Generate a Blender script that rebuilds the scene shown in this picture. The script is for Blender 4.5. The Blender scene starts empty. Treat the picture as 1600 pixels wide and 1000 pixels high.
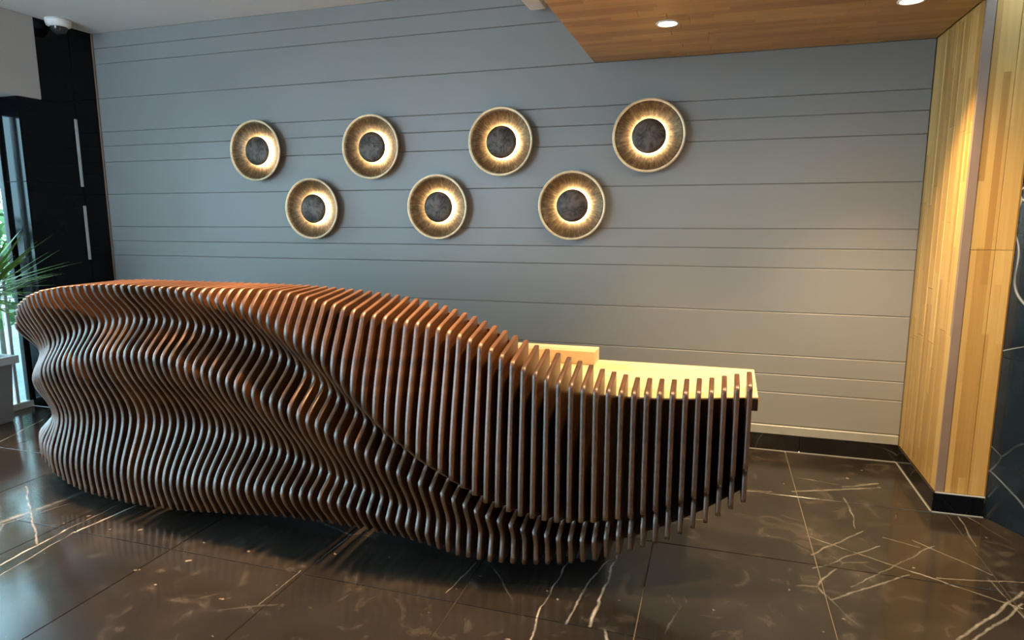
import bpy, bmesh, math, random
from mathutils import Vector, Matrix

# ------------------------------------------------------------------ camera, world, exposure
scene = bpy.context.scene
COL = scene.collection
rnd = random.Random(7)
FPX, PITCH, ROLL, YAW = 1014.667, 0.158, -0.002, -0.3053
CAM = Vector((0.1778, -4.2324, 1.4582))
_F = Vector((math.sin(YAW) * math.cos(PITCH), math.cos(YAW) * math.cos(PITCH), -math.sin(PITCH)))
_R = Vector((math.cos(YAW), -math.sin(YAW), 0))
_U = _R.cross(_F)
_R, _U = _R * math.cos(ROLL) + _U * math.sin(ROLL), -_R * math.sin(ROLL) + _U * math.cos(ROLL)
cd = bpy.data.cameras.new('camera')
cd.sensor_fit = 'HORIZONTAL'
cd.sensor_width = 36
cd.lens = FPX * 36 / 1600
cd.clip_start = 0.05
cd.clip_end = 200
cam = bpy.data.objects.new('camera', cd)
cam.matrix_world = Matrix.Translation(CAM) @ Matrix((_R, _U, -_F)).transposed().to_4x4()
COL.objects.link(cam)
scene.camera = cam


def floor_at(px, py, z=0.0):
    """the point of the horizontal plane z that the photograph shows at a pixel"""
    v = _F + _R * ((px - 800) / FPX) + _U * ((500 - py) / FPX)
    return CAM + v * ((z - CAM.z) / v.z)


vs = scene.view_settings
vs.view_transform = 'Standard'
vs.look = 'None'
vs.exposure = 0.0
vs.gamma = 1.0
vs.use_curve_mapping = False

world = bpy.data.worlds.new('overcast_sky')
scene.world = world
world.use_nodes = True
bg = world.node_tree.nodes['Background']
bg.inputs[0].default_value = (0.58, 0.81, 1.0, 1)
bg.inputs[1].default_value = 15.0

SUNLESS = True          # overcast day: no sun lamp
WARM = (1.0, 0.70, 0.36)
NEUTRAL = (1.0, 0.86, 0.68)


# ------------------------------------------------------------------ helpers
def obj(name, me, parent=None, mat=None, loc=None, rot=None):
    o = bpy.data.objects.new(name, me)
    COL.objects.link(o)
    if parent:
        o.parent = parent
    if mat and me and not me.materials:
        me.materials.append(mat)
    if loc is not None:
        o.location = loc
    if rot is not None:
        o.rotation_euler = rot
    return o


def empty(name, loc=(0, 0, 0), rot=(0, 0, 0)):
    o = bpy.data.objects.new(name, None)
    o.empty_display_size = 0.1
    COL.objects.link(o)
    o.location = loc
    o.rotation_euler = rot
    return o


def tag(o, label=None, cat=None, group=None, kind=None):
    if label:
        o['label'] = label
    if cat:
        o['category'] = cat
    if group:
        o['group'] = group
    if kind:
        o['kind'] = kind
    return o


def mesh_from(bm, name='mesh', smooth=False):
    me = bpy.data.meshes.new(name)
    bmesh.ops.recalc_face_normals(bm, faces=bm.faces)
    bm.to_mesh(me)
    bm.free()
    if smooth:
        for p in me.polygons:
            p.use_smooth = True
    return me


def add_box(bm, x0, x1, y0, y1, z0, z1, bevel=0.0, seg=1):
    vs_ = [bm.verts.new((x, y, z)) for x in (x0, x1) for y in (y0, y1) for z in (z0, z1)]
    fs = [bm.faces.new([vs_[i] for i in f]) for f in
          ((0, 1, 3, 2), (4, 6, 7, 5), (0, 4, 5, 1), (2, 3, 7, 6), (0, 2, 6, 4), (1, 5, 7, 3))]
    if bevel:
        es = {e for f in fs for e in f.edges}
        bmesh.ops.bevel(bm, geom=list(es), offset=bevel, segments=seg, affect='EDGES', profile=0.5)


def box(name, x0, x1, y0, y1, z0, z1, mat, parent=None, bevel=0.0, seg=1):
    bm = bmesh.new()
    add_box(bm, x0, x1, y0, y1, z0, z1, bevel, seg)
    return obj(name, mesh_from(bm, name), parent, mat)


def add_lathe(bm, prof, n=48, axis='z', closed=False):
    """prof: (radius, height) list; axis z up, or y (height runs along -y)"""
    rings = []
    for r, h in prof:
        if r < 1e-6:
            p = (0, 0, h) if axis == 'z' else (0, -h, 0)
            rings.append([bm.verts.new(p)])
        else:
            ring = []
            for i in range(n):
                a = 2 * math.pi * i / n
                p = (r * math.cos(a), r * math.sin(a), h) if axis == 'z' else (r * math.cos(a), -h, r * math.sin(a))
                ring.append(bm.verts.new(p))
            rings.append(ring)
    pairs = list(zip(rings[:-1], rings[1:]))
    if closed:
        pairs.append((rings[-1], rings[0]))
    for a, b in pairs:
        for i in range(n):
            j = (i + 1) % n
            if len(a) == 1 and len(b) == 1:
                continue
            if len(a) == 1:
                bm.faces.new((a[0], b[i], b[j]))
            elif len(b) == 1:
                bm.faces.new((a[i], a[j], b[0]))
            else:
                bm.faces.new((a[i], a[j], b[j], b[i]))


def lathe(name, prof, mat, parent=None, n=48, axis='z', closed=False, loc=None, smooth=True):
    bm = bmesh.new()
    add_lathe(bm, prof, n, axis, closed)
    return obj(name, mesh_from(bm, name, smooth), parent, mat, loc)


# ------------------------------------------------------------------ materials
class NT:
    """small node-tree writer"""
    def __init__(self, name):
        self.m = bpy.data.materials.new(name)
        self.m.use_nodes = True
        self.t = self.m.node_tree
        self.b = self.t.nodes['Principled BSDF']
        self.out = self.t.nodes['Material Output']

    def n(self, kind, **kw):
        nd = self.t.nodes.new(kind)
        ins = kw.pop('ins', {})
        for k, v in kw.items():
            setattr(nd, k, v)
        for k, v in ins.items():
            if isinstance(v, bpy.types.NodeSocket):
                self.t.links.new(v, nd.inputs[k])
            else:
                nd.inputs[k].default_value = v
        return nd

    def link(self, a, b):
        self.t.links.new(a, b)

    def mix(self, fac, a, b, blend='MIX'):
        nd = self.t.nodes.new('ShaderNodeMix')
        nd.data_type = 'RGBA'
        nd.blend_type = blend
        for s, v in ((nd.inputs[0], fac), (nd.inputs[6], a), (nd.inputs[7], b)):
            if isinstance(v, bpy.types.NodeSocket):
                self.t.links.new(v, s)
            else:
                s.default_value = v
        return nd.outputs[2]

    def math(self, op, a, b=None, c=None, clamp=False):
        nd = self.t.nodes.new('ShaderNodeMath')
        nd.operation = op
        nd.use_clamp = clamp
        for i, v in enumerate((a, b, c)):
            if v is None:
                continue
            if isinstance(v, bpy.types.NodeSocket):
                self.t.links.new(v, nd.inputs[i])
            else:
                nd.inputs[i].default_value = v
        return nd.outputs[0]

    def ramp(self, fac, stops):
        nd = self.t.nodes.new('ShaderNodeValToRGB')
        cr = nd.color_ramp
        while len(cr.elements) < len(stops):
            cr.elements.new(0.5)
        for e, (p, c) in zip(cr.elements, stops):
            e.position = p
            e.color = c if len(c) == 4 else (*c, 1)
        self.t.links.new(fac, nd.inputs[0])
        return nd.outputs[0]

    def bump(self, h, strength=0.2, dist=0.01):
        nd = self.n('ShaderNodeBump', ins={'Height': h, 'Strength': strength, 'Distance': dist})
        self.t.links.new(nd.outputs[0], self.b.inputs['Normal'])
        return nd

    def base(self, c, rough=0.5, metal=0.0, spec=0.5, coat=0.0, coat_rough=0.1):
        b = self.b
        for k, v in (('Base Color', c), ('Roughness', rough), ('Metallic', metal), ('Specular IOR Level', spec),
                     ('Coat Weight', coat), ('Coat Roughness', coat_rough)):
            if isinstance(v, bpy.types.NodeSocket):
                self.t.links.new(v, b.inputs[k])
            else:
                b.inputs[k].default_value = (*v, 1) if isinstance(v, tuple) and len(v) == 3 else v
        return self.m

    def pos(self):
        return self.n('ShaderNodeNewGeometry').outputs['Position']

    def objco(self):
        return self.n('ShaderNodeTexCoord').outputs['Object']

    def rand(self):
        return self.n('ShaderNodeObjectInfo').outputs['Random']

    def noise(self, vec, scale, detail=3, rough=0.5, dist=0.0):
        return self.n('ShaderNodeTexNoise', ins={'Vector': vec, 'Scale': scale, 'Detail': detail,
                                                  'Roughness': rough, 'Distortion': dist})

    def mapping(self, vec, scale=(1, 1, 1), loc=(0, 0, 0), rot=(0, 0, 0)):
        return self.n('ShaderNodeMapping', ins={'Vector': vec, 'Scale': scale, 'Location': loc, 'Rotation': rot}).outputs[0]


def plain(name, c, rough=0.5, metal=0.0, spec=0.5, var=0.06, scale=12):
    t = NT(name)
    nz = t.noise(t.objco(), scale, 3).outputs[0]
    lo = tuple(x * (1 - var) for x in c)
    hi = tuple(min(1, x * (1 + var)) for x in c)
    return t.base(t.ramp(nz, [(0.3, lo), (0.7, hi)]), rough, metal, spec)


def emit(name, c, s):
    t = NT(name)
    e = t.n('ShaderNodeEmission', ins={'Color': (*c, 1), 'Strength': s})
    t.link(e.outputs[0], t.out.inputs[0])
    return t.m


def mat_wall_paint():
    t = NT('grey_blue_wall_paint')
    p = t.pos()
    nz = t.noise(p, 1.3, 4).outputs[0]
    r = t.rand()
    c = t.ramp(nz, [(0.3, (0.240, 0.236, 0.226)), (0.7, (0.260, 0.256, 0.246))])
    c = t.mix(t.math('MULTIPLY', r, 0.10), c, (0.225, 0.221, 0.212, 1))
    fine = t.noise(p, 160, 2).outputs[0]
    t.bump(fine, 0.06, 0.002)
    return t.base(c, 0.42, 0, 0.45)


def seg_mask(t, p2, a, b, w, soft):
    """1 on the line segment a-b, falling to 0 at distance w+soft (metres on the floor)"""
    ax, ay = a
    bx, by = b
    ba = (bx - ax, by - ay, 0)
    pa = t.n('ShaderNodeVectorMath', operation='SUBTRACT', ins={0: p2, 1: (ax, ay, 0)}).outputs[0]
    dt = t.n('ShaderNodeVectorMath', operation='DOT_PRODUCT', ins={0: pa, 1: ba}).outputs['Value']
    h = t.math('DIVIDE', dt, ba[0] ** 2 + ba[1] ** 2 + 1e-9, clamp=True)
    pr = t.n('ShaderNodeVectorMath', operation='SCALE', ins={0: ba, 'Scale': h}).outputs[0]
    d = t.n('ShaderNodeVectorMath', operation='DISTANCE', ins={0: pa, 1: pr}).outputs['Value']
    mr = t.n('ShaderNodeMapRange', ins={0: d, 1: w * 0.35, 2: w + soft, 3: 1.0, 4: 0.0})
    return mr.outputs[0]


VEINS = [  # pixel a, pixel b, half width, strength : where the photograph shows a vein on the floor
    ((0, 883), (103, 828), .006, 1.0), ((118, 831), (212, 790), .006, 1.0),
    ((0, 899), (118, 830), .004, .55), ((103, 828), (190, 786), .004, .4),
    ((40, 760), (58, 850), .006, .45), ((0, 690), (68, 655), .008, .7),
    ((828, 1005), (846, 950), .005, .8), ((846, 950), (888, 876), .004, .55),
    ((884, 975), (918, 912), .005, .55), ((918, 912), (952, 874), .004, .5),
    ((922, 978), (935, 940), .008, 1.0), ((935, 940), (966, 862), .006, .9), ((945, 984), (949, 1004), .006, .8),
    ((698, 928), (745, 877), .003, .4), ((405, 945), (470, 892), .003, .3),
    ((1162, 767), (1205, 768), .012, .5), ((1238, 768), (1376, 762), .010, .6), ((1318, 761), (1372, 756), .014, .6),
    ((1318, 778), (1334, 806), .006, .55), ((1334, 806), (1336, 826), .004, .45),
    ((1262, 837), (1420, 892), .005, .55), ((1420, 892), (1600, 952), .006, .8),
    ((1268, 866), (1348, 830), .006, .5), ((1272, 888), (1374, 853), .005, .5),
    ((1297, 936), (1419, 898), .006, .6), ((1329, 917), (1460, 853), .004, .45),
    ((1380, 840), (1438, 856), .006, .45), ((1428, 845), (1550, 898), .005, .5),
    ((1496, 1000), (1600, 926), .007, 1.0), ((1522, 1000), (1600, 945), .006, .9),
    ((1464, 904), (1600, 909), .005, .6), ((1499, 808), (1523, 853), .005, .6),
]


def mat_floor():
    t = NT('dark_brown_polished_marble')
    p = t.pos()
    nz = t.noise(p, 2.2, 6, 0.6, 0.6).outputs[0]
    c = t.ramp(nz, [(0.25, (0.009, 0.0074, 0.006)), (0.5, (0.019, 0.0152, 0.012)), (0.75, (0.04, 0.032, 0.025))])
    r = t.rand()
    c = t.mix(t.math('MULTIPLY', r, 0.35), c, (0.03, 0.0235, 0.019, 1))
    # cloudy pale patches
    cl = t.noise(p, 5.5, 8, 0.65, 1.4).outputs[0]
    cm = t.n('ShaderNodeMapRange', ins={0: cl, 1: 0.55, 2: 0.78, 3: 0.0, 4: 0.5}).outputs[0]
    c = t.mix(cm, c, (0.13, 0.106, 0.086, 1))
    sp = t.n('ShaderNodeMapRange', ins={0: t.noise(p, 21, 3, 0.5).outputs[0], 1: 0.715, 2: 0.75, 3: 0.0, 4: 0.6}).outputs[0]
    c = t.mix(sp, c, (0.32, 0.27, 0.22, 1))
    # wandering of the veins
    wn = t.noise(p, 7.0, 4, 0.6)
    off = t.n('ShaderNodeVectorMath', operation='SUBTRACT', ins={0: wn.outputs['Color'], 1: (0.5, 0.5, 0.5)}).outputs[0]
    off = t.n('ShaderNodeVectorMath', operation='MULTIPLY', ins={0: off, 1: (0.035, 0.035, 0)}).outputs[0]
    p2 = t.n('ShaderNodeVectorMath', operation='ADD', ins={0: p, 1: off}).outputs[0]
    p2 = t.n('ShaderNodeVectorMath', operation='MULTIPLY', ins={0: p2, 1: (1, 1, 0)}).outputs[0]
    acc = None
    for a, b, w, s in VEINS:
        A, B = floor_at(*a), floor_at(*b)
        m = seg_mask(t, p2, (A.x, A.y), (B.x, B.y), w * .4, w * .65)
        m = t.math('MULTIPLY', m, s * (.5 if a[0] > 1150 else 1.0))
        acc = m if acc is None else t.math('MAXIMUM', acc, m)
    # finer random veins over the rest of the floor
    vo = t.n('ShaderNodeTexVoronoi', feature='DISTANCE_TO_EDGE', ins={'Vector': p2, 'Scale': 1.15})
    vm = t.n('ShaderNodeMapRange', ins={0: vo.outputs['Distance'], 1: 0.0, 2: 0.006, 3: 0.35, 4: 0.0}).outputs[0]
    gate = t.noise(p, 1.7, 2).outputs[0]
    gm = t.n('ShaderNodeMapRange', ins={0: gate, 1: 0.54, 2: 0.68, 3: 0.0, 4: 1.0}).outputs[0]
    vm = t.math('MULTIPLY', vm, gm)
    acc = t.math('MAXIMUM', acc, vm)
    fade = t.n('ShaderNodeMapRange', ins={0: t.noise(p, 14, 3).outputs[0], 1: 0.3, 2: 0.62, 3: 0.18, 4: 1.0}).outputs[0]
    acc = t.math('MULTIPLY', acc, fade)
    c = t.mix(acc, c, (0.50, 0.455, 0.40, 1))
    rg = t.n('ShaderNodeMapRange', ins={0: t.noise(p, 3.0, 4).outputs[0], 1: 0.3, 2: 0.7, 3: 0.11, 4: 0.19}).outputs[0]
    return t.base(c, rg, 0, 0.5)


def mat_stone(name, base, hi, vein_amt=0.5, rough=0.12, spec=0.5):
    t = NT(name)
    p = t.pos()
    nz = t.noise(p, 3.0, 5, 0.6).outputs[0]
    c = t.ramp(nz, [(0.35, base), (0.75, hi)])
    wn = t.noise(p, 1.4, 2, 0.5)
    q = t.n('ShaderNodeVectorMath', operation='MULTIPLY_ADD', ins={0: wn.outputs['Color'], 1: (0.5, 0.5, 0.5), 2: p}).outputs[0]
    vo = t.n('ShaderNodeTexVoronoi', feature='DISTANCE_TO_EDGE', ins={'Vector': q, 'Scale': 2.2})
    vm = t.n('ShaderNodeMapRange', ins={0: vo.outputs['Distance'], 1: 0.0, 2: 0.010, 3: vein_amt, 4: 0.0}).outputs[0]
    gm = t.n('ShaderNodeMapRange', ins={0: t.noise(p, 2.3, 2).outputs[0], 1: 0.45, 2: 0.6, 3: 0.0, 4: 1.0}).outputs[0]
    c = t.mix(t.math('MULTIPLY', vm, gm), c, (0.55, 0.55, 0.52, 1))
    return t.base(c, rough, 0, spec)


def mat_stave_wood(name, dark, mid, light, axis, stave=0.022, length=0.35, rough=0.38):
    """glued stave board: staves run along 'axis' of the world"""
    t = NT(name)
    p = t.pos()
    r = t.rand()
    # coordinates: u along the stave, v across
    sep = t.n('ShaderNodeSeparateXYZ', ins={0: p})
    if axis == 'z':
        u = sep.outputs['Z']
        v = t.math('ADD', sep.outputs['X'], sep.outputs['Y'])
    else:
        u = sep.outputs['X']
        v = sep.outputs['Y']
    row = t.math('FLOOR', t.math('DIVIDE', v, stave))
    jit = t.n('ShaderNodeTexWhiteNoise', noise_dimensions='1D', ins={'W': row}).outputs['Value']
    uu = t.math('ADD', t.math('DIVIDE', u, length), t.math('MULTIPLY', jit, 7.3))
    cell = t.math('FLOOR', uu)
    cv = t.n('ShaderNodeCombineXYZ', ins={0: row, 1: cell, 2: 0.0}).outputs[0]
    tone = t.n('ShaderNodeTexWhiteNoise', noise_dimensions='3D', ins={'Vector': cv}).outputs['Value']
    gv = t.n('ShaderNodeCombineXYZ', ins={0: t.math('MULTIPLY', u, 1.2), 1: t.math('MULTIPLY', v, 45.0), 2: t.math('MULTIPLY', tone, 9.0)}).outputs[0]
    grain = t.noise(gv, 1.6, 5, 0.6, 0.4).outputs[0]
    f = t.math('ADD', t.math('MULTIPLY', tone, 0.55), t.math('MULTIPLY', grain, 0.45))
    f = t.math('ADD', f, t.math('MULTIPLY', t.math('SUBTRACT', r, 0.5), 0.16))
    c = t.ramp(f, [(0.18, dark), (0.5, mid), (0.82, light)])
    t.bump(grain, 0.05, 0.002)
    return t.base(c, rough, 0, 0.45)


def mat_desk_wood():
    t = NT('oiled_brown_plywood')
    p = t.objco()
    q = t.mapping(p, (8, 3.0, 26))
    g = t.noise(q, 1.3, 5, 0.6, 0.8).outputs[0]
    r = t.rand()
    f = t.math('ADD', g, t.math('MULTIPLY', t.math('SUBTRACT', r, 0.5), 0.18))
    c = t.ramp(f, [(0.25, (0.055, 0.018, 0.005)), (0.55, (0.110, 0.039, 0.010)), (0.8, (0.160, 0.062, 0.018))])
    t.bump(g, 0.04, 0.002)
    return t.base(c, 0.42, 0, 0.85, 0.35, 0.34)


def mat_bronze(name, dark, light, rough, scale, bump, metal=0.85):
    t = NT(name)
    p = t.objco()
    n1 = t.noise(p, scale, 6, 0.65, 1.2).outputs[0]
    c = t.ramp(n1, [(0.32, dark), (0.68, light)])
    t.bump(n1, bump, 0.01)
    return t.base(c, rough, metal, 0.5)


def mat_dish():
    t = NT('brushed_antique_gold_leaf')
    p = t.objco()
    # radial brushing: angle around the lamp's axis
    sep = t.n('ShaderNodeSeparateXYZ', ins={0: p})
    a = t.math('ARCTAN2', sep.outputs['Z'], sep.outputs['X'])
    rr = t.math('SQRT', t.math('ADD', t.math('MULTIPLY', sep.outputs['X'], sep.outputs['X']), t.math('MULTIPLY', sep.outputs['Z'], sep.outputs['Z'])))
    v = t.n('ShaderNodeCombineXYZ', ins={0: t.math('MULTIPLY', a, 14.0), 1: t.math('MULTIPLY', rr, 12.0), 2: t.math('MULTIPLY', t.rand(), 20.0)}).outputs[0]
    n1 = t.noise(v, 1.4, 5, 0.6).outputs[0]
    n2 = t.noise(p, 40, 4, 0.6).outputs[0]
    f = t.math('ADD', t.math('MULTIPLY', n1, 0.6), t.math('MULTIPLY', n2, 0.4))
    c = t.ramp(f, [(0.32, (0.035, 0.021, 0.011)), (0.5, (0.105, 0.066, 0.031)), (0.70, (0.25, 0.17, 0.085))])
    t.bump(f, 0.25, 0.004)
    return t.base(c, 0.42, 0.55, 0.5)


def mat_glass():
    t = NT('clear_window_glass')
    tr = t.n('ShaderNodeBsdfTransparent', ins={'Color': (0.80, 0.91, 0.91, 1)})
    gl = t.n('ShaderNodeBsdfGlossy', ins={'Color': (1, 1, 1, 1), 'Roughness': 0.02})
    fr = t.n('ShaderNodeFresnel', ins={'IOR': 1.5})
    mx = t.n('ShaderNodeMixShader', ins={0: fr.outputs[0], 1: tr.outputs[0], 2: gl.outputs[0]})
    t.link(mx.outputs[0], t.out.inputs[0])
    return t.m


def mat_leaf(name, a, b):
    t = NT(name)
    n1 = t.noise(t.objco(), 6, 3).outputs[0]
    c = t.ramp(n1, [(0.3, a), (0.7, b)])
    t.b.inputs['Transmission Weight'].default_value = 0.0
    return t.base(c, 0.45, 0, 0.4)


M = dict(
    wall=mat_wall_paint(),
    floor=mat_floor(),
    grout=plain('brown_grout', (0.19, 0.16, 0.13), 0.7),
    black=mat_stone('black_polished_stone', (0.003, 0.0034, 0.0045), (0.006, 0.007, 0.009), 0.0, 0.09, 0.18),
    green=mat_stone('dark_green_black_marble', (0.006, 0.010, 0.014), (0.016, 0.026, 0.034), 0.6, 0.10),
    skirt=mat_stone('black_brown_marble_skirting', (0.010, 0.008, 0.007), (0.022, 0.017, 0.014), 0.16, 0.12),
    white=plain('white_ceiling_paint', (0.72, 0.73, 0.72), 0.6, var=0.02, scale=3),
    plaster=plain('pale_grey_plaster', (0.50, 0.49, 0.47), 0.65, var=0.03, scale=4),
    ledge=plain('light_grey_wood_trim', (0.30, 0.30, 0.28), 0.4),
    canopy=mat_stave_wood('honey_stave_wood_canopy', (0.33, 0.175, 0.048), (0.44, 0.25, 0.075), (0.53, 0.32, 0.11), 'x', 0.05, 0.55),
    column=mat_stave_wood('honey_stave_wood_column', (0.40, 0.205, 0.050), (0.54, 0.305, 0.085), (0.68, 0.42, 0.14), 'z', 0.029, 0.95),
    alu=plain('brushed_bronze_grey_trim', (0.24, 0.16, 0.115), 0.5, 0.0),
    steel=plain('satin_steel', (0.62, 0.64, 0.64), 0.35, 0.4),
    desk=mat_desk_wood(),
    carcass=plain('dark_brown_laminate', (0.030, 0.014, 0.008), 0.5),
    plinth=plain('matt_black_plinth', (0.006, 0.006, 0.006), 0.7),
    ash=mat_stave_wood('pale_ash_worktop', (0.60, 0.42, 0.21), (0.70, 0.52, 0.29), (0.78, 0.60, 0.36), 'x', 0.06, 0.7),
    dish=mat_dish(),
    rim=plain('pale_gold_rim', (0.72, 0.58, 0.38), 0.36, 0.35, var=0.12, scale=30),
    boss=mat_bronze('hammered_dark_bronze', (0.022, 0.016, 0.013), (0.17, 0.128, 0.10), 0.42, 17, 1.0, 0.5),
    backcap=plain('dark_metal_back', (0.03, 0.028, 0.026), 0.5, 0.4),
    led=emit('warm_led_ring', (1.0, 0.80, 0.50), 150.0),
    lens=emit('downlight_lens', (1.0, 0.90, 0.72), 30.0),
    lamp_white=plain('white_lamp_enamel', (0.82, 0.80, 0.76), 0.35, var=0.02),
    glass=mat_glass(),
    joint=plain('grey_stone_joint', (0.16, 0.16, 0.16), 0.7),
    frame=plain('black_aluminium_frame', (0.012, 0.013, 0.014), 0.4, 0.3),
    leaf=mat_leaf('spiky_leaf_green', (0.10, 0.23, 0.04), (0.30, 0.46, 0.12)),
    shrub=mat_leaf('garden_leaf_green', (0.018, 0.06, 0.012), (0.075, 0.15, 0.035)),
    bark=plain('grey_brown_bark', (0.10, 0.075, 0.05), 0.8, var=0.3),
    pot=plain('grey_concrete_pot', (0.17, 0.165, 0.165), 0.55, var=0.08),
    potrim=plain('pale_grey_pot_rim', (0.42, 0.43, 0.44), 0.4, var=0.05),
    soil=plain('dark_soil', (0.02, 0.015, 0.01), 0.9, var=0.4, scale=60),
    paving=plain('blue_grey_paving', (0.10, 0.125, 0.13), 0.6, var=0.2, scale=4),
    dome=plain('smoked_dome', (0.03, 0.033, 0.035), 0.08),
)

# ------------------------------------------------------------------ floor
XL, CEIL, CANZ = -4.684, 2.91, 2.41
XR = 1.262                      # face of the timber return
YF = -0.69                      # its free end
YFRONT = -6.36
fl = box('floor', XL, 3.0, YFRONT, 0.022, -0.12, -0.006, M['grout'])
tag(fl, 'dark brown polished marble tile floor with pale veins', kind='structure')
TX, TY = 0.68, 0.7067
xs = [0.64 + TX * n for n in range(-8, 4)]
xs = [XL] + [x for x in xs if XL + 0.05 < x < 3.0] + [3.0]
gap = 0.0022


def tile_mesh():
    bm = bmesh.new()
    add_box(bm, -.5, .5, -.5, .5, -0.012, 0)
    me = mesh_from(bm, 'tile')
    me.materials.append(M['floor'])
    return me


TILE = {}
for i in range(len(xs) - 1):
    for j in range(9):
        x0, x1 = xs[i] + gap, xs[i + 1] - gap
        y1, y0 = -TY * j - gap, -TY * (j + 1) + gap
        key = (round(x1 - x0, 3), round(y1 - y0, 3))
        if key not in TILE:
            bm = bmesh.new()
            w, d = key[0] / 2, key[1] / 2
            add_box(bm, -w, w, -d, d, -0.012, 0)
            for v in bm.verts:
                pass
            top = [e for e in bm.edges if all(v.co.z > -1e-6 for v in e.verts)]
            bmesh.ops.bevel(bm, geom=top, offset=0.0012, segments=1, affect='EDGES')
            TILE[key] = mesh_from(bm, 'tile')
            TILE[key].materials.append(M['floor'])
        obj('tile', TILE[key], fl, None, ((x0 + x1) / 2, (y0 + y1) / 2, 0))

# ------------------------------------------------------------------ back wall with horizontal boards
wb = box('wall_back', XL - 0.2, XR + 0.35, 0.022, 0.22, 0, CEIL, M['wall'])
tag(wb, 'grey-blue wall of wide and narrow horizontal boards', kind='structure')
GRV = [.166, .374, .489, .610, .877, 1.147, 1.264, 1.382, 1.647, 1.907, 2.033, 2.147, 2.409, 2.674, 2.793, CEIL]
for z0, z1 in zip(GRV[:-1], GRV[1:]):
    bm = bmesh.new()
    x1 = XR - 0.004
    b, g = 0.0035, 0.0010
    prof = [(0.022, z0 + g), (b * .8, z0 + g), (0.0, z0 + g + b), (0.0, z1 - g - b), (b * .8, z1 - g), (0.022, z1 - g)]
    L = [bm.verts.new((XL + .004, y, z)) for y, z in prof]
    R_ = [bm.verts.new((x1, y, z)) for y, z in prof]
    for k in range(len(prof)):
        n = (k + 1) % len(prof)
        bm.faces.new((L[k], L[n], R_[n], R_[k]))
    bm.faces.new(L)
    bm.faces.new(R_)
    obj('board', mesh_from(bm, 'board'), wb, M['wall'])
bl = box('trim_1', XL + .004, XR - .004, -0.012, 0.022, 0.106, 0.164, M['ledge'], bevel=0.004)
tag(bl, 'pale grey ledge strip along the foot of the boarded wall', kind='structure')
bb = empty('baseboard_back')
tag(bb, 'dark marble skirting under the boarded wall', kind='structure')
xx = XL + .004
while xx < XR - .01:
    x2 = min(xx + 0.60, XR - .002)
    box('skirting_tile', xx + .001, x2 - .001, -0.008, 0.022, 0.0, 0.105, M['skirt'], bb, 0.0012)
    xx = x2

# ------------------------------------------------------------------ timber return on the right
wr = box('wall_right', XR + 0.016, 1.60, YF + 0.016, 0.022, 0.0, CEIL, M['column'])
tag(wr, 'honey-coloured timber return of vertical staves beside the grey wall', kind='structure')
nx = 8
w = (0 - YF) / nx
for i in range(nx):
    ya, yb = -w * i, -w * (i + 1)
    cuts = [0.106]
    z = 0.106 + rnd.uniform(0.5, 1.0)
    while z < CANZ - 0.3:
        cuts.append(z)
        z += rnd.uniform(0.7, 1.1)
    cuts.append(CANZ - 0.002)
    for z0, z1 in zip(cuts[:-1], cuts[1:]):
        bm = bmesh.new()
        d = rnd.choice([0, 0.0006, 0.0012])
        add_box(bm, XR - d, XR + 0.016, yb + .0006, ya - .0006, z0 + .0006, z1 - .0006, 0.0012)
        obj('stave', mesh_from(bm, 'stave'), wr, M['column'])
# its free end: two wide vertical boards
for xa, xb in ((1.303, 1.402), (1.402, 1.474)):
    for z0, z1 in ((0.106, 1.30), (1.30, CANZ - .002)):
        bm = bmesh.new()
        add_box(bm, xa + .001, xb - .001, YF, YF + 0.016, z0 + .0008, z1 - .0008, 0.0012)
        obj('stave', mesh_from(bm, 'stave'), wr, M['column'])
t2 = box('trim_2', XR - .001, 1.301, YF - 0.004, YF + 0.0145, 0.106, CANZ - .002, M['alu'], bevel=0.002)
tag(t2, 'grey metal corner strip on the timber return', kind='structure')
br = empty('baseboard_right')
tag(br, 'black stone skirting wrapping the foot of the timber return', kind='structure')
for ya, yb in ((-.01, -.34), (-.34, -.698)):
    box('skirting_tile', XR - 0.008, XR + 0.012, yb + .001, ya - .001, 0.0, 0.104, M['skirt'], br, 0.0012)
for xa, xb in ((XR - .008, 1.425), (1.425, 1.474)):
    box('skirting_tile', xa + .001, xb - .001, YF - 0.008, YF + 0.012, 0.0, 0.100, M['black'], br, 0.0012)
t3 = box('trim_3', XR, 1.474, YF - 0.011, YF - .0045, 0.101, 0.1065, M['steel'])
tag(t3, 'thin bright strip between timber return and its stone skirting', kind='structure')

t7 = empty('trim_7')
tag(t7, 'thin pale sealant line where skirting meets the marble floor', kind='structure')
box('sealant', XL + .02, XR - .012, -.0135, -.0085, 0.0, .0045, M['ledge'], t7)
box('sealant', XR - .0135, XR - .0085, YF - .0135, -.0135, 0.0, .0045, M['ledge'], t7)
box('sealant', XR - .0135, 1.474, YF - .0135, YF - .0085, 0.0, .0045, M['ledge'], t7)

# angled dark marble wall beyond it
ws = empty('wall_angled', (1.480, YF, 0), (0, 0, math.radians(-60)))
tag(ws, 'dark blue-black veined marble wall running on from the timber return', kind='structure')
box('wall_core', -.02, 3.0, .031, .12, 0, CANZ - .003, M['joint'], ws)
for i in range(4):
    for z0, z1 in ((0, .80), (.80, 1.60), (1.60, CANZ - .004)):
        box('marble_slab', i * .75 + (.001 if i else -.004), (i + 1) * .75 - .001, 0.0, 0.03, z0 + .001, z1 - .001, M['green'], ws, 0.001)
wq = box('wall_side', 3.0, 3.12, YFRONT, -3.33, 0, CEIL, M['plaster'])
tag(wq, 'plain pale plaster wall', kind='structure')
wf = box('added_wall_front', -3.0, 3.0, YFRONT - .12, YFRONT, 0, CEIL, M['plaster'])  # added out of view, its length set to cut daylight from the front
tag(wf, 'added unseen plaster wall facing the desk, holding back front daylight', kind='structure')

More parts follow.
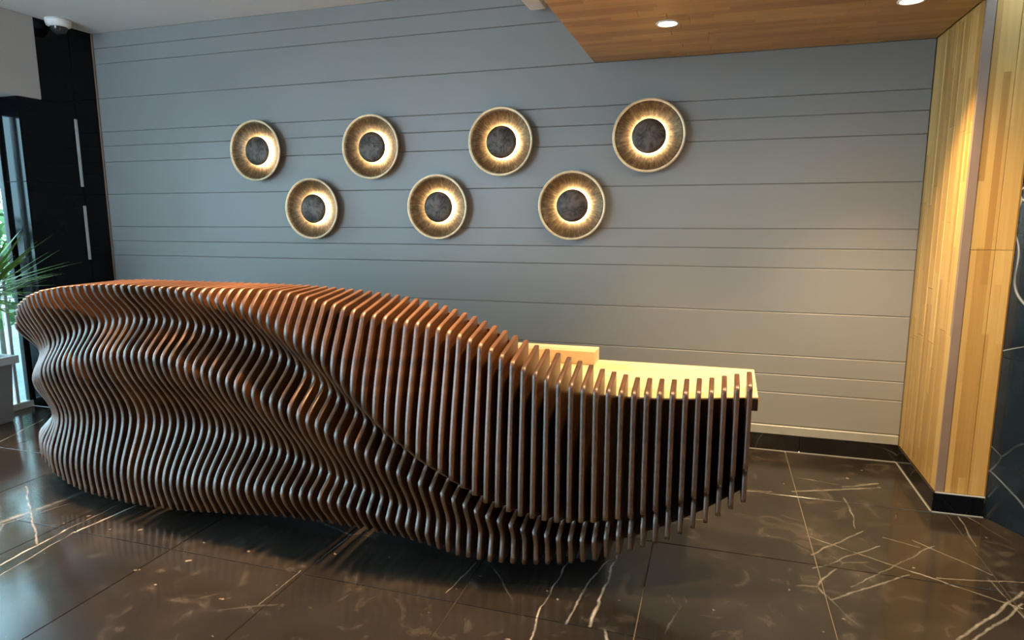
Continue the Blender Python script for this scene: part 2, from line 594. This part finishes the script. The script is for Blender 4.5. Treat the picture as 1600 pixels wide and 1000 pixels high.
# ------------------------------------------------------------------ left wall: black stone, plaster lintel, window
wl = box('wall_left', XL - 0.25, XL - 0.014, -0.648, 0.02, 0.0, CEIL, M['joint'])
tag(wl, 'polished black stone wall beside the entrance glass', kind='structure')
zs_a = [0, .62, 1.22, 1.80, 2.36, CEIL]
zs_b = [0, .86, 1.72, 2.325]
for z0, z1 in zip(zs_a[:-1], zs_a[1:]):
    box('stone_slab', XL - .014, XL, -.204, -0.002, z0 + .0012, z1 - .0012, M['black'], wl, 0.0015)
for z0, z1 in zip(zs_b[:-1], zs_b[1:]):
    box('stone_slab', XL - .014, XL + .002, -.6475, -.208, z0 + .0012, z1 - .0012, M['black'], wl, 0.0015)
    box('stone_slab', XL - .25, XL + .002, -.66, -.6485, z0 + .0012, z1 - .0012, M['black'], wl, 0.0015)
box('stone_slab', XL - .014, XL + .001, -.475, -.208, 2.3275, CEIL - .001, M['black'], wl, 0.0015)
st = empty('stone_reflection')  # pale metal pieces shaped as the daylight glint in the polished stone
tag(st, 'pale upright strips standing in for the daylight reflection in the black stone wall', kind='structure')
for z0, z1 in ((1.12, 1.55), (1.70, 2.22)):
    box('reflection_strip', XL + .0022, XL + .007, -.232, -.206, z0, z1, M['steel'], st, 0.002)
t5 = box('trim_5', XL + .001, XL + .012, -.014, -.001, 0.166, CEIL - .002, M['alu'], bevel=.002)
tag(t5, 'thin grey bead where black stone meets the boarded wall', kind='structure')
lt = box('wall_left_lintel', XL - 0.25, XL + .004, YFRONT, -0.476, 2.327, CEIL, M['plaster'], bevel=.003)
tag(lt, 'pale plaster lintel over the entrance glass', kind='structure')

win = empty('window_1', (XL - 0.218, 0, 0))
tag(win, 'floor-to-lintel entrance glazing in slim frames beside the black stone', kind='structure')
ys = [-.662, -.772, -2.0, -3.35, -4.5, YFRONT]
box('frame_head', -.03, .03, YFRONT, -.662, 2.20, 2.325, M['frame'], win, .003)
box('frame_sill', -.03, .03, YFRONT, -.662, 0.0, 0.05, M['steel'], win, .003)
for i, y in enumerate(ys[:-1]):
    m = M['frame'] if i != 1 else M['steel']
    ww = .012 if i == 1 else .022
    box('mullion', -.022, .022, y - ww, y + ww * (0 if i == 0 else 1), .05, 2.20, m, win, .002)
for a, b in zip(ys[:-1], ys[1:]):
    box('pane', -.004, .004, b + .02, a - .02, .05, 2.20, M['glass'], win)

# ------------------------------------------------------------------ ceiling and timber canopy
ce = box('ceiling', XL - .25, 3.12, YFRONT - .12, 0.22, CEIL, CEIL + .12, M['white'])
tag(ce, 'flat white painted ceiling', kind='structure')
CX0, CY1 = -0.612, -2.55
cn = empty('ceiling_canopy')
tag(cn, 'dropped honey-coloured timber ceiling panel of staves over the worktop', kind='structure')
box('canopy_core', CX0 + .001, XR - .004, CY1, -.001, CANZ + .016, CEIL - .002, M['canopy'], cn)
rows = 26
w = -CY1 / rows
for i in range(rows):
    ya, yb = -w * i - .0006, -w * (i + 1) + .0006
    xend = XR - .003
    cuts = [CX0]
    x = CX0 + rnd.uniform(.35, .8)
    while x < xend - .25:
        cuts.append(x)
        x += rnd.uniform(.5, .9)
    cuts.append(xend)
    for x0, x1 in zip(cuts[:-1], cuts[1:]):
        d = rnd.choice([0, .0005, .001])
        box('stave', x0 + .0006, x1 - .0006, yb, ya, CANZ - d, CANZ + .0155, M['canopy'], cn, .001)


def downlight(x, y, z, label, watts, col, cone=75, blend=.6, group=None, r=.045):
    t = empty('downlight', (x, y, z))
    lathe('bezel', [(r * 1.28, 0), (r * 1.28, -.004), (r * 1.06, -.006), (r, -.001), (r, 0.0)], M['lamp_white'], t, 32)
    lathe('lens', [(0, -.0015), (r * .6, -.0022), (r * .985, -.0012)], M['lens'], t, 32)
    tag(t, label, 'downlight', group)
    ld = bpy.data.lights.new('beam', 'SPOT')
    ld.energy = watts
    ld.color = col
    ld.spot_size = math.radians(cone)
    ld.spot_blend = blend
    ld.shadow_soft_size = r * .8
    lo = bpy.data.objects.new('beam', ld)
    COL.objects.link(lo)
    lo.parent = t
    lo.location = (0, 0, -.012)
    return t


downlight(-.111, -.725, CANZ - .0008, 'round downlight in the timber canopy above the pale worktop', 170, WARM, 68, .8, 'canopy downlights')
downlight(.954, -.749, CANZ - .0008, 'round downlight in the timber canopy close to the timber return', 300, WARM, 84, 1.0, 'canopy downlights')
downlight(-.111, -1.82, CANZ - .0008, 'added unseen downlight in the timber canopy in front of the desk fins, warm fill', 165, WARM, 165, 1.0, 'canopy downlights')  # this lamp and the next are added out of view, wide warm fill for the wall
downlight(.954, -1.82, CANZ - .0008, 'added unseen downlight in the timber canopy above the open marble floor, warm fill', 230, WARM, 165, 1.0, 'canopy downlights')
for x, n in ((-1.35, 'nearest the timber canopy'), (-2.45, 'midway along the desk'), (-3.45, 'nearest the entrance glass')):
    downlight(x, -1.8, CEIL - .0008, 'round downlight in the white ceiling above the desk, ' + n, 700, (1.0, 0.62, 0.28), 50, .6, 'white ceiling downlights')

cx = box('ceiling_duct', -1.005, -.900, -1.6, -.10, 2.725, CEIL - .001, M['lamp_white'], None, .004)
tag(cx, 'slim white box casing under the ceiling next to the timber canopy', 'casing')

dc = empty('security_camera', (-4.58, -.36, CEIL))
lathe('base', [(0, 0.0), (.085, 0.0), (.085, -.020), (.078, -.045), (.055, -.055), (.0, -.055)], M['lamp_white'], dc, 32)
lathe('dome', [(.058, -.054), (.054, -.075), (.036, -.098), (0, -.108)], M['dome'], dc, 32)
box('lens', -.018, .018, -.02, .018, -.100, -.060, M['steel'], dc, .006)
tag(dc, 'white dome security camera on the ceiling above the black stone', 'security camera')

# ------------------------------------------------------------------ reception desk
PITCHX, THICK = 0.046, 0.0190
RK=[0, 3, 6, 9, 12, 15, 18, 21, 24, 27, 30, 33, 36, 39, 42, 45, 48, 51, 54, 57, 60, 63, 66, 69, 72, 75, 78, 79, 80, 81]
RF=dict(
 BT=[(-1.695,0.360),(-1.759,0.285),(-1.809,0.220),(-1.833,0.161),(-1.840,0.101),(-1.865,0.077),(-1.895,0.070),(-1.922,0.072),(-1.926,0.080),(-1.899,0.087),(-1.863,0.083),(-1.847,0.081),(-1.842,0.081),(-1.847,0.085),(-1.865,0.094),(-1.886,0.098),(-1.896,0.088),(-1.895,0.075),(-1.893,0.061),(-1.891,0.051),(-1.893,0.048),(-1.894,0.050),(-1.888,0.054),(-1.883,0.063),(-1.864,0.084),(-1.835,0.117),(-1.786,0.166),(-1.760,0.181),(-1.728,0.191),(-1.694,0.199)],
 B3=[(-1.696,0.390),(-1.760,0.313),(-1.810,0.250),(-1.837,0.190),(-1.848,0.134),(-1.872,0.118),(-1.894,0.122),(-1.910,0.134),(-1.926,0.145),(-1.929,0.154),(-1.925,0.184),(-1.924,0.212),(-1.932,0.235),(-1.942,0.249),(-1.949,0.251),(-1.954,0.246),(-1.953,0.237),(-1.944,0.220),(-1.933,0.206),(-1.923,0.196),(-1.915,0.191),(-1.909,0.192),(-1.901,0.191),(-1.893,0.192),(-1.876,0.197),(-1.846,0.215),(-1.787,0.246),(-1.757,0.257),(-1.724,0.263),(-1.688,0.264)],
 R2=[(-1.694,0.420),(-1.758,0.340),(-1.808,0.279),(-1.838,0.219),(-1.856,0.166),(-1.879,0.159),(-1.892,0.167),(-1.899,0.175),(-1.915,0.200),(-1.906,0.219),(-1.888,0.241),(-1.873,0.268),(-1.858,0.303),(-1.843,0.338),(-1.829,0.375),(-1.819,0.408),(-1.810,0.437),(-1.801,0.459),(-1.797,0.471),(-1.803,0.480),(-1.812,0.481),(-1.825,0.483),(-1.837,0.479),(-1.834,0.457),(-1.819,0.439),(-1.782,0.415),(-1.704,0.386),(-1.669,0.375),(-1.633,0.364),(-1.596,0.353)],
 B2=[(-1.691,0.450),(-1.755,0.368),(-1.805,0.308),(-1.839,0.248),(-1.864,0.199),(-1.890,0.202),(-1.924,0.236),(-1.948,0.282),(-1.964,0.344),(-1.979,0.399),(-1.992,0.453),(-1.999,0.524),(-1.999,0.586),(-1.991,0.630),(-1.984,0.675),(-1.980,0.716),(-1.973,0.754),(-1.966,0.786),(-1.962,0.805),(-1.954,0.820),(-1.947,0.815),(-1.938,0.797),(-1.924,0.777),(-1.908,0.740),(-1.885,0.702),(-1.851,0.660),(-1.786,0.612),(-1.756,0.594),(-1.723,0.576),(-1.686,0.556)],
 R1=[(-1.685,0.479),(-1.749,0.396),(-1.798,0.338),(-1.814,0.284),(-1.797,0.249),(-1.798,0.242),(-1.814,0.260),(-1.856,0.307),(-1.892,0.373),(-1.912,0.450),(-1.921,0.534),(-1.912,0.617),(-1.891,0.695),(-1.863,0.768),(-1.842,0.832),(-1.835,0.880),(-1.833,0.921),(-1.832,0.949),(-1.832,0.969),(-1.831,0.981),(-1.831,0.982),(-1.828,0.972),(-1.826,0.946),(-1.822,0.908),(-1.811,0.854),(-1.785,0.803),(-1.726,0.755),(-1.698,0.738),(-1.666,0.722),(-1.632,0.705)],
 L1=[(-1.720,0.507),(-1.784,0.424),(-1.834,0.367),(-1.868,0.317),(-1.895,0.290),(-1.925,0.283),(-1.956,0.304),(-1.966,0.345),(-1.985,0.429),(-1.994,0.510),(-1.996,0.610),(-2.010,0.762),(-1.999,0.881),(-1.984,0.948),(-1.972,1.022),(-1.960,1.074),(-1.950,1.102),(-1.940,1.121),(-1.933,1.132),(-1.930,1.138),(-1.927,1.141),(-1.924,1.138),(-1.922,1.129),(-1.916,1.115),(-1.900,1.093),(-1.869,1.057),(-1.819,1.004),(-1.798,0.972),(-1.774,0.933),(-1.749,0.889)],
 T=[(-1.715,0.833),(-1.779,0.815),(-1.829,0.810),(-1.864,0.809),(-1.893,0.817),(-1.911,0.840),(-1.916,0.885),(-1.894,0.948),(-1.881,0.993),(-1.873,1.027),(-1.888,1.044),(-1.905,1.067),(-1.902,1.098),(-1.896,1.124),(-1.884,1.146),(-1.891,1.152),(-1.906,1.151),(-1.918,1.149),(-1.923,1.150),(-1.923,1.150),(-1.922,1.153),(-1.921,1.150),(-1.921,1.141),(-1.916,1.127),(-1.899,1.105),(-1.869,1.069),(-1.817,1.016),(-1.795,0.984),(-1.772,0.945),(-1.746,0.901)],
 FE=[(-1.595,0.858),(-1.659,0.840),(-1.709,0.835),(-1.733,0.839),(-1.733,0.863),(-1.721,0.900),(-1.712,0.939),(-1.703,0.991),(-1.690,1.043),(-1.678,1.081),(-1.674,1.108),(-1.675,1.125),(-1.674,1.136),(-1.670,1.143),(-1.666,1.149),(-1.665,1.150),(-1.665,1.150),(-1.665,1.150),(-1.665,1.150),(-1.665,1.150),(-1.665,1.150),(-1.665,1.149),(-1.665,1.143),(-1.665,1.128),(-1.665,1.104),(-1.653,1.071),(-1.612,1.019),(-1.588,0.987),(-1.560,0.946),(-1.530,0.900)],
)



def rib_pts(k):
    i = 0
    while i < len(RK) - 2 and RK[i + 1] < k:
        i += 1
    f = (k - RK[i]) / (RK[i + 1] - RK[i])
    return {n: (a[i][0] + (a[i + 1][0] - a[i][0]) * f, a[i][1] + (a[i + 1][1] - a[i][1]) * f) for n, a in RF.items()}


def pchip(ks, vs_, q):
    n = len(ks)
    h = [ks[i + 1] - ks[i] for i in range(n - 1)]
    d = [(vs_[i + 1] - vs_[i]) / h[i] for i in range(n - 1)]
    m = [0.0] * n
    m[0], m[-1] = d[0], d[-1]
    for i in range(1, n - 1):
        if d[i - 1] * d[i] > 0:
            w1, w2 = 2 * h[i] + h[i - 1], h[i] + 2 * h[i - 1]
            m[i] = (w1 + w2) / (w1 / d[i - 1] + w2 / d[i])
    out = []
    for x in q:
        i = 0
        while i < n - 2 and x > ks[i + 1]:
            i += 1
        t = (x - ks[i]) / h[i]
        out.append((2 * t ** 3 - 3 * t ** 2 + 1) * vs_[i] + (t ** 3 - 2 * t ** 2 + t) * h[i] * m[i]
                   + (-2 * t ** 3 + 3 * t ** 2) * vs_[i + 1] + (t ** 3 - t ** 2) * h[i] * m[i + 1])
    return out


def rib_x(k):
    return CAM.x - (k - 3.05) * PITCHX


def rib_mesh(k):
    P = rib_pts(k)
    keys = [P[n] for n in ('BT', 'B3', 'R2', 'B2', 'R1', 'L1', 'T')]
    ys_, zs = [a[0] for a in keys], [a[1] for a in keys]
    q = []
    for a, b in zip(zs[:-1], zs[1:]):
        n = max(2, int((b - a) / 0.022))
        q += [a + (b - a) * j / n for j in range(n)]
    q.append(zs[-1])
    front = list(zip(pchip(zs, ys_, q), q))
    T, FE = P['T'], P['FE']
    # rounded shoulder between the front and the top edge
    r = 0.024
    a = Vector(front[-2]) if len(front) > 1 else Vector(front[-1])
    c = Vector(T)
    d = Vector(FE)
    ua = (a - c).normalized() * min(r, (a - c).length * .9)
    ud = (d - c).normalized() * min(r, (d - c).length * .4)
    front = front[:-1]
    for s in (0, .25, .5, .75, 1):
        p = (c + ua) * (1 - s) ** 2 + c * 2 * s * (1 - s) + (c + ud) * s ** 2
        front.append((p.x, p.y))
    for s in (.35, .7):
        front.append((T[0] + (FE[0] - T[0]) * s, T[1] + (FE[1] - T[1]) * s))
    front.append((FE[0] - .012, FE[1] - .001))
    front.append(FE)
    back = [(FE[0] + .004, FE[1] - .02), (FE[0] + .004, P['BT'][1] + .0)]
    loop = [Vector(p) for p in front + back]
    n = len(loop)
    nf = len(front)
    b = 0.0032
    inset = []
    for i in range(n):
        t = (loop[(i + 1) % n] - loop[i - 1])
        if t.length < 1e-7:
            t = Vector((0, 1))
        t.normalize()
        nr = Vector((t.y, -t.x))          # inward normal of this winding
        inset.append(loop[i] + nr * b)
    bm = bmesh.new()
    h = THICK / 2
    A = [bm.verts.new((-h, p.x, p.y)) for p in inset]
    B = [bm.verts.new((-h + b, p.x, p.y)) for p in loop]
    C_ = [bm.verts.new((h - b, p.x, p.y)) for p in loop]
    D = [bm.verts.new((h, p.x, p.y)) for p in inset]
    strips = []
    for i in range(n):
        j = (i + 1) % n
        for U, V in ((A, B), (B, C_), (C_, D)):
            f = bm.faces.new((U[i], U[j], V[j], V[i]))
            if i < nf - 2:
                strips.append(f)
    fa = bm.faces.new(A)
    fd = bm.faces.new(D)
    for f in strips:
        f.smooth = True
    bmesh.ops.recalc_face_normals(bm, faces=bm.faces)
    me = bpy.data.meshes.new('fin')
    bm.to_mesh(me)
    bm.free()
    return me


desk = empty('reception_desk', (-1.5, -1.5, 0))
tag(desk, 'sculptural reception desk of wavy vertical brown plywood fins with pale worktop', 'reception desk')
DO = Vector((1.5, 1.5, 0))      # desk children are written in room coordinates
for k in range(82):
    obj('fin', rib_mesh(k), desk, M['desk'], Vector((rib_x(k), 0, 0)) + DO)


def strip_panel(name, pts, mat, thick):
    """upright panel whose face follows points (x, y, z0, z1)"""
    bm = bmesh.new()
    rows_ = []
    for x, y, z0, z1 in pts:
        rows_.append([bm.verts.new(v) for v in ((x, y, z0), (x, y, z1), (x, y + thick, z1), (x, y + thick, z0))])
    for a, b in zip(rows_[:-1], rows_[1:]):
        for i in range(4):
            j = (i + 1) % 4
            bm.faces.new((a[i], a[j], b[j], b[i]))
    bm.faces.new(rows_[0])
    bm.faces.new(rows_[-1])
    return obj(name, mesh_from(bm, name), desk, mat, DO)


pan = []
for k in [.15, 1] + list(range(3, 82, 2)) + [81.3]:
    P = rib_pts(min(max(k, 0), 81))
    zt = P['FE'][1] - .03
    if k < 16:
        zt = .7495
    elif k < 21:
        zt = .7495 + (zt - .7495) * (k - 15) / 6
    zb = P['BT'][1] + (.0 if k > 12 else .012)
    pan.append((rib_x(k), P['FE'][0] + .006, max(.05, zb), zt))
strip_panel('backing_panel', pan, M['carcass'], .018)

# worktop: pale board, its front edge follows the fins
bm = bmesh.new()
fr = []
for k in list(range(-1, 74, 3)):
    P = rib_pts(min(max(k, 0), 81))
    fr.append((rib_x(k), P['FE'][0] + .026))
poly = [(.358, fr[0][1] - .0)] + fr + [(fr[-1][0], -1.07), (.366, -1.07)]
lo_ = [bm.verts.new((x, y, .716)) for x, y in poly]
hi_ = [bm.verts.new((x, y, .750)) for x, y in poly]
for i in range(len(poly)):
    j = (i + 1) % len(poly)
    bm.faces.new((lo_[i], lo_[j], hi_[j], hi_[i]))
bm.faces.new(lo_)
bm.faces.new(hi_)
obj('worktop', mesh_from(bm, 'worktop'), desk, M['ash'], DO)
bm = bmesh.new()
add_box(bm, rib_x(.1), .357, rib_pts(0)['FE'][0] + .004, rib_pts(0)['FE'][0] + .0255, .700, .7495, .001)
obj('apron', mesh_from(bm, 'apron'), desk, M['carcass'], DO)
bm = bmesh.new()
add_box(bm, rib_x(70), -.362, -1.20, -1.072, .7505, .815, .002)
obj('back_shelf', mesh_from(bm, 'back_shelf'), desk, M['ash'], DO)
for xa, xb in ((-3.0, -1.6), (-1.6, -.30)):
    bm = bmesh.new()
    add_box(bm, xa, xb - .002, -1.56, -1.12, .09, .715, .002)
    obj('carcass', mesh_from(bm, 'carcass'), desk, M['carcass'], DO)
bm = bmesh.new()
add_box(bm, -2.95, -.25, -1.66, -1.16, 0.0, .10, .002)
obj('plinth', mesh_from(bm, 'plinth'), desk, M['plinth'], DO)

# ------------------------------------------------------------------ dish wall lamps
def lamp_parts():
    R0 = .2225
    dish = [(.030, .012), (.075, .013), (.105, .017), (.140, .026), (.172, .039), (.196, .054), (.2065, .0635)]
    back = [(.2065, .0585), (.190, .044), (.150, .026), (.110, .012), (.090, .0), (.030, .0)]
    rim = [(.2065, .0645), (.2085, .0705), (.2155, .0735), (.2215, .0705), (.2225, .066), (.2205, .061), (.2065, .058)]
    boss = [(.0, .062), (.040, .0605), (.075, .0555), (.096, .0485), (.1045, .0425), (.1045, .0395), (.102, .0388), (0, .0388)]
    led = [(.099, .0386), (.099, .0376), (.070, .0376), (.070, .0386)]
    res = {}
    for nm, prof, mt, cl in (('dish', dish + back, 'dish', True), ('rim', rim, 'rim', True),
                             ('boss', boss, 'boss', False), ('light_ring', led, 'led', True)):
        bm = bmesh.new()
        add_lathe(bm, prof, 64, 'y', cl)
        if nm == 'boss':
            bmesh.ops.triangulate(bm, faces=bm.faces)
        res[nm] = mesh_from(bm, nm, True)
        res[nm].materials.append(M[mt])
    return res


LP = lamp_parts()
SPOTS = [(-3.138, 1.946, 'upper row, first from the black stone wall'), (-2.175, 1.942, 'upper row, second from the black stone wall'),
         (-1.215, 1.944, 'upper row, second from the timber return'), (-.257, 1.947, 'upper row, nearest the timber return'),
         (-2.676, 1.518, 'lower row, nearest the black stone wall'), (-1.676, 1.524, 'middle of the lower row'),
         (-.733, 1.527, 'lower row, nearest the timber return')]
for x, z, w_ in SPOTS:
    t = empty('wall_lamp', (x, -.0005, z))
    a = rnd.uniform(0, 6.28)
    for nm in ('dish', 'rim', 'boss', 'light_ring'):
        obj(nm, LP[nm], t, None, (0, 0, 0), (0, a if nm != 'light_ring' else 0, 0))
    tag(t, 'glowing gold dish wall lamp with dark boss, ' + w_, 'wall lamp', 'dish lamps on the boarded wall')

# ------------------------------------------------------------------ potted spiky plant by the glass
PX, PY = -4.73, -1.075
pl = empty('potted_plant', (PX, PY, 0))
tag(pl, 'spiky green plant in a grey square planter with pale rim beside the glass', 'potted plant')
bm = bmesh.new()
lo_ = [bm.verts.new((sx * .092, sy * .092, 0.0)) for sx, sy in ((-1, -1), (1, -1), (1, 1), (-1, 1))]
hi_ = [bm.verts.new((sx * .115, sy * .115, .43)) for sx, sy in ((-1, -1), (1, -1), (1, 1), (-1, 1))]
bm.faces.new(lo_)
bm.faces.new(hi_)
for i in range(4):
    j = (i + 1) % 4
    bm.faces.new((lo_[i], lo_[j], hi_[j], hi_[i]))
bmesh.ops.bevel(bm, geom=list(bm.edges), offset=.008, segments=2, affect='EDGES')
obj('pot', mesh_from(bm, 'pot'), pl, M['pot'])
bm = bmesh.new()
for s in ((-.142, .142, -.142, -.105), (-.142, .142, .105, .142), (-.142, -.105, -.105, .105), (.105, .142, -.105, .105)):
    add_box(bm, *s, .425, .480)
bmesh.ops.remove_doubles(bm, verts=bm.verts, dist=1e-5)
obj('rim', mesh_from(bm, 'rim'), pl, M['potrim'])
box('soil', -.105, .105, -.105, .105, .425, .455, M['soil'], pl)
bm = bmesh.new()
add_lathe(bm, [(.0, .45), (.022, .45), (.018, .70), (.020, .92), (0, .95)], 10)
obj('stem', mesh_from(bm, 'stem', True), pl, M['bark'])


def blade(az, el, ln, wd, droop):
    bm = bmesh.new()
    pr = None
    n = 7
    d = Vector((math.cos(az) * math.cos(el), math.sin(az) * math.cos(el), math.sin(el)))
    side = Vector((-math.sin(az), math.cos(az), 0))
    for i in range(n + 1):
        s = i / n
        c = d * (ln * s) + Vector((0, 0, -droop * s * s))
        w_ = wd * (1 - s) ** .6 * (.55 + .45 * min(1, s * 5)) + .0006
        up = side.cross(d) * (w_ * .35)
        row = [bm.verts.new(c - side * w_ + up), bm.verts.new(c - Vector((0, 0, .0012))), bm.verts.new(c + side * w_ + up)]
        if pr:
            bm.faces.new((pr[0], pr[1], row[1], row[0]))
            bm.faces.new((pr[1], pr[2], row[2], row[1]))
        pr = row
    return mesh_from(bm, 'leaf', True)


def leaf_fits(az, el, ln, droop, z0):
    for i in range(1, 9):
        f = i / 8 * ln
        x = PX + math.cos(az) * math.cos(el) * f
        y = PY + math.sin(az) * math.cos(el) * f
        if x < XL - .19 or (y > -.68 and x < XL + .03):
            return False
    return True


for i in range(84):
    az = i * 2.399 + rnd.uniform(-.2, .2)
    if i >= 60:
        az = rnd.uniform(-.3, 1.15)
    el = rnd.uniform(-.1, 1.3) if i < 60 else rnd.uniform(.0, .75)
    ln, dr, z0 = rnd.uniform(.46, .68) if i < 60 else rnd.uniform(.56, .74), rnd.uniform(.03, .16), rnd.uniform(.84, .97)
    while not leaf_fits(az, el, ln, dr, z0) and ln > .14:
        ln *= .85
    if ln > .14:
        obj('leaf', blade(az, el, ln, .021, dr * ln), pl, M['leaf'], (0, 0, z0))

# ------------------------------------------------------------------ outdoors, seen through the entrance glass
th = box('trim_6', XL - .25, XL - .0005, YFRONT, -.661, -.12, 0.0, M['floor'])
tag(th, 'dark marble threshold under the entrance glass', kind='structure')
gd = box('ground_outside', -16, XL - .255, -14, 9, -.20, -.012, M['paving'])
tag(gd, 'blue-grey paved ground outside the entrance glass', kind='structure')


def shrub(x, y, h, r, label, n=420):
    t = empty('garden_shrub', (x, y, -.012))
    lathe('trunk', [(0, 0), (.05, 0), (.035, h * .3), (.02, h * .6), (0, h * .62)], M['bark'], t, 10)
    bm = bmesh.new()
    for _ in range(n):
        u, v_ = rnd.uniform(0, 6.283), math.acos(rnd.uniform(-1, 1))
        rr = r * rnd.uniform(.55, 1) ** .5
        c = Vector((rr * math.sin(v_) * math.cos(u), rr * math.sin(v_) * math.sin(u), h * .58 + rr / r * h * .42 * math.cos(v_)))
        a = Vector((rnd.uniform(-1, 1), rnd.uniform(-1, 1), rnd.uniform(-1, 1))).normalized()
        b_ = a.orthogonal().normalized()
        l, w_ = rnd.uniform(.08, .15), rnd.uniform(.03, .055)
        bm.faces.new([bm.verts.new(c + a * l), bm.verts.new(c + b_ * w_), bm.verts.new(c - a * l * .6), bm.verts.new(c - b_ * w_)])
    obj('foliage', mesh_from(bm, 'foliage'), t, M['shrub'])
    tag(t, label, 'shrub', 'shrubs outside the glass')


shrub(-6.3, .15, 2.2, .62, 'leafy green garden shrub outside the glass, nearest the black stone wall')
shrub(-9.4, 2.1, 3.6, 1.35, 'tall leafy green shrub standing furthest from the glass', 700)
shrub(-12.6, 5.0, 4.4, 1.9, 'broad high green tree-like shrub behind the other shrubs outside', 900)
shrub(-7.35, 1.55, 1.5, .55, 'small rounded green shrub standing between taller shrubs outside')
shrub(-6.9, -2.3, 1.5, .65, 'low leafy green shrub outside the glass, beyond the spiky plant')
shrub(-7.3, -4.2, 2.3, .9, 'broad leafy green shrub outside the glass, far along the paving')
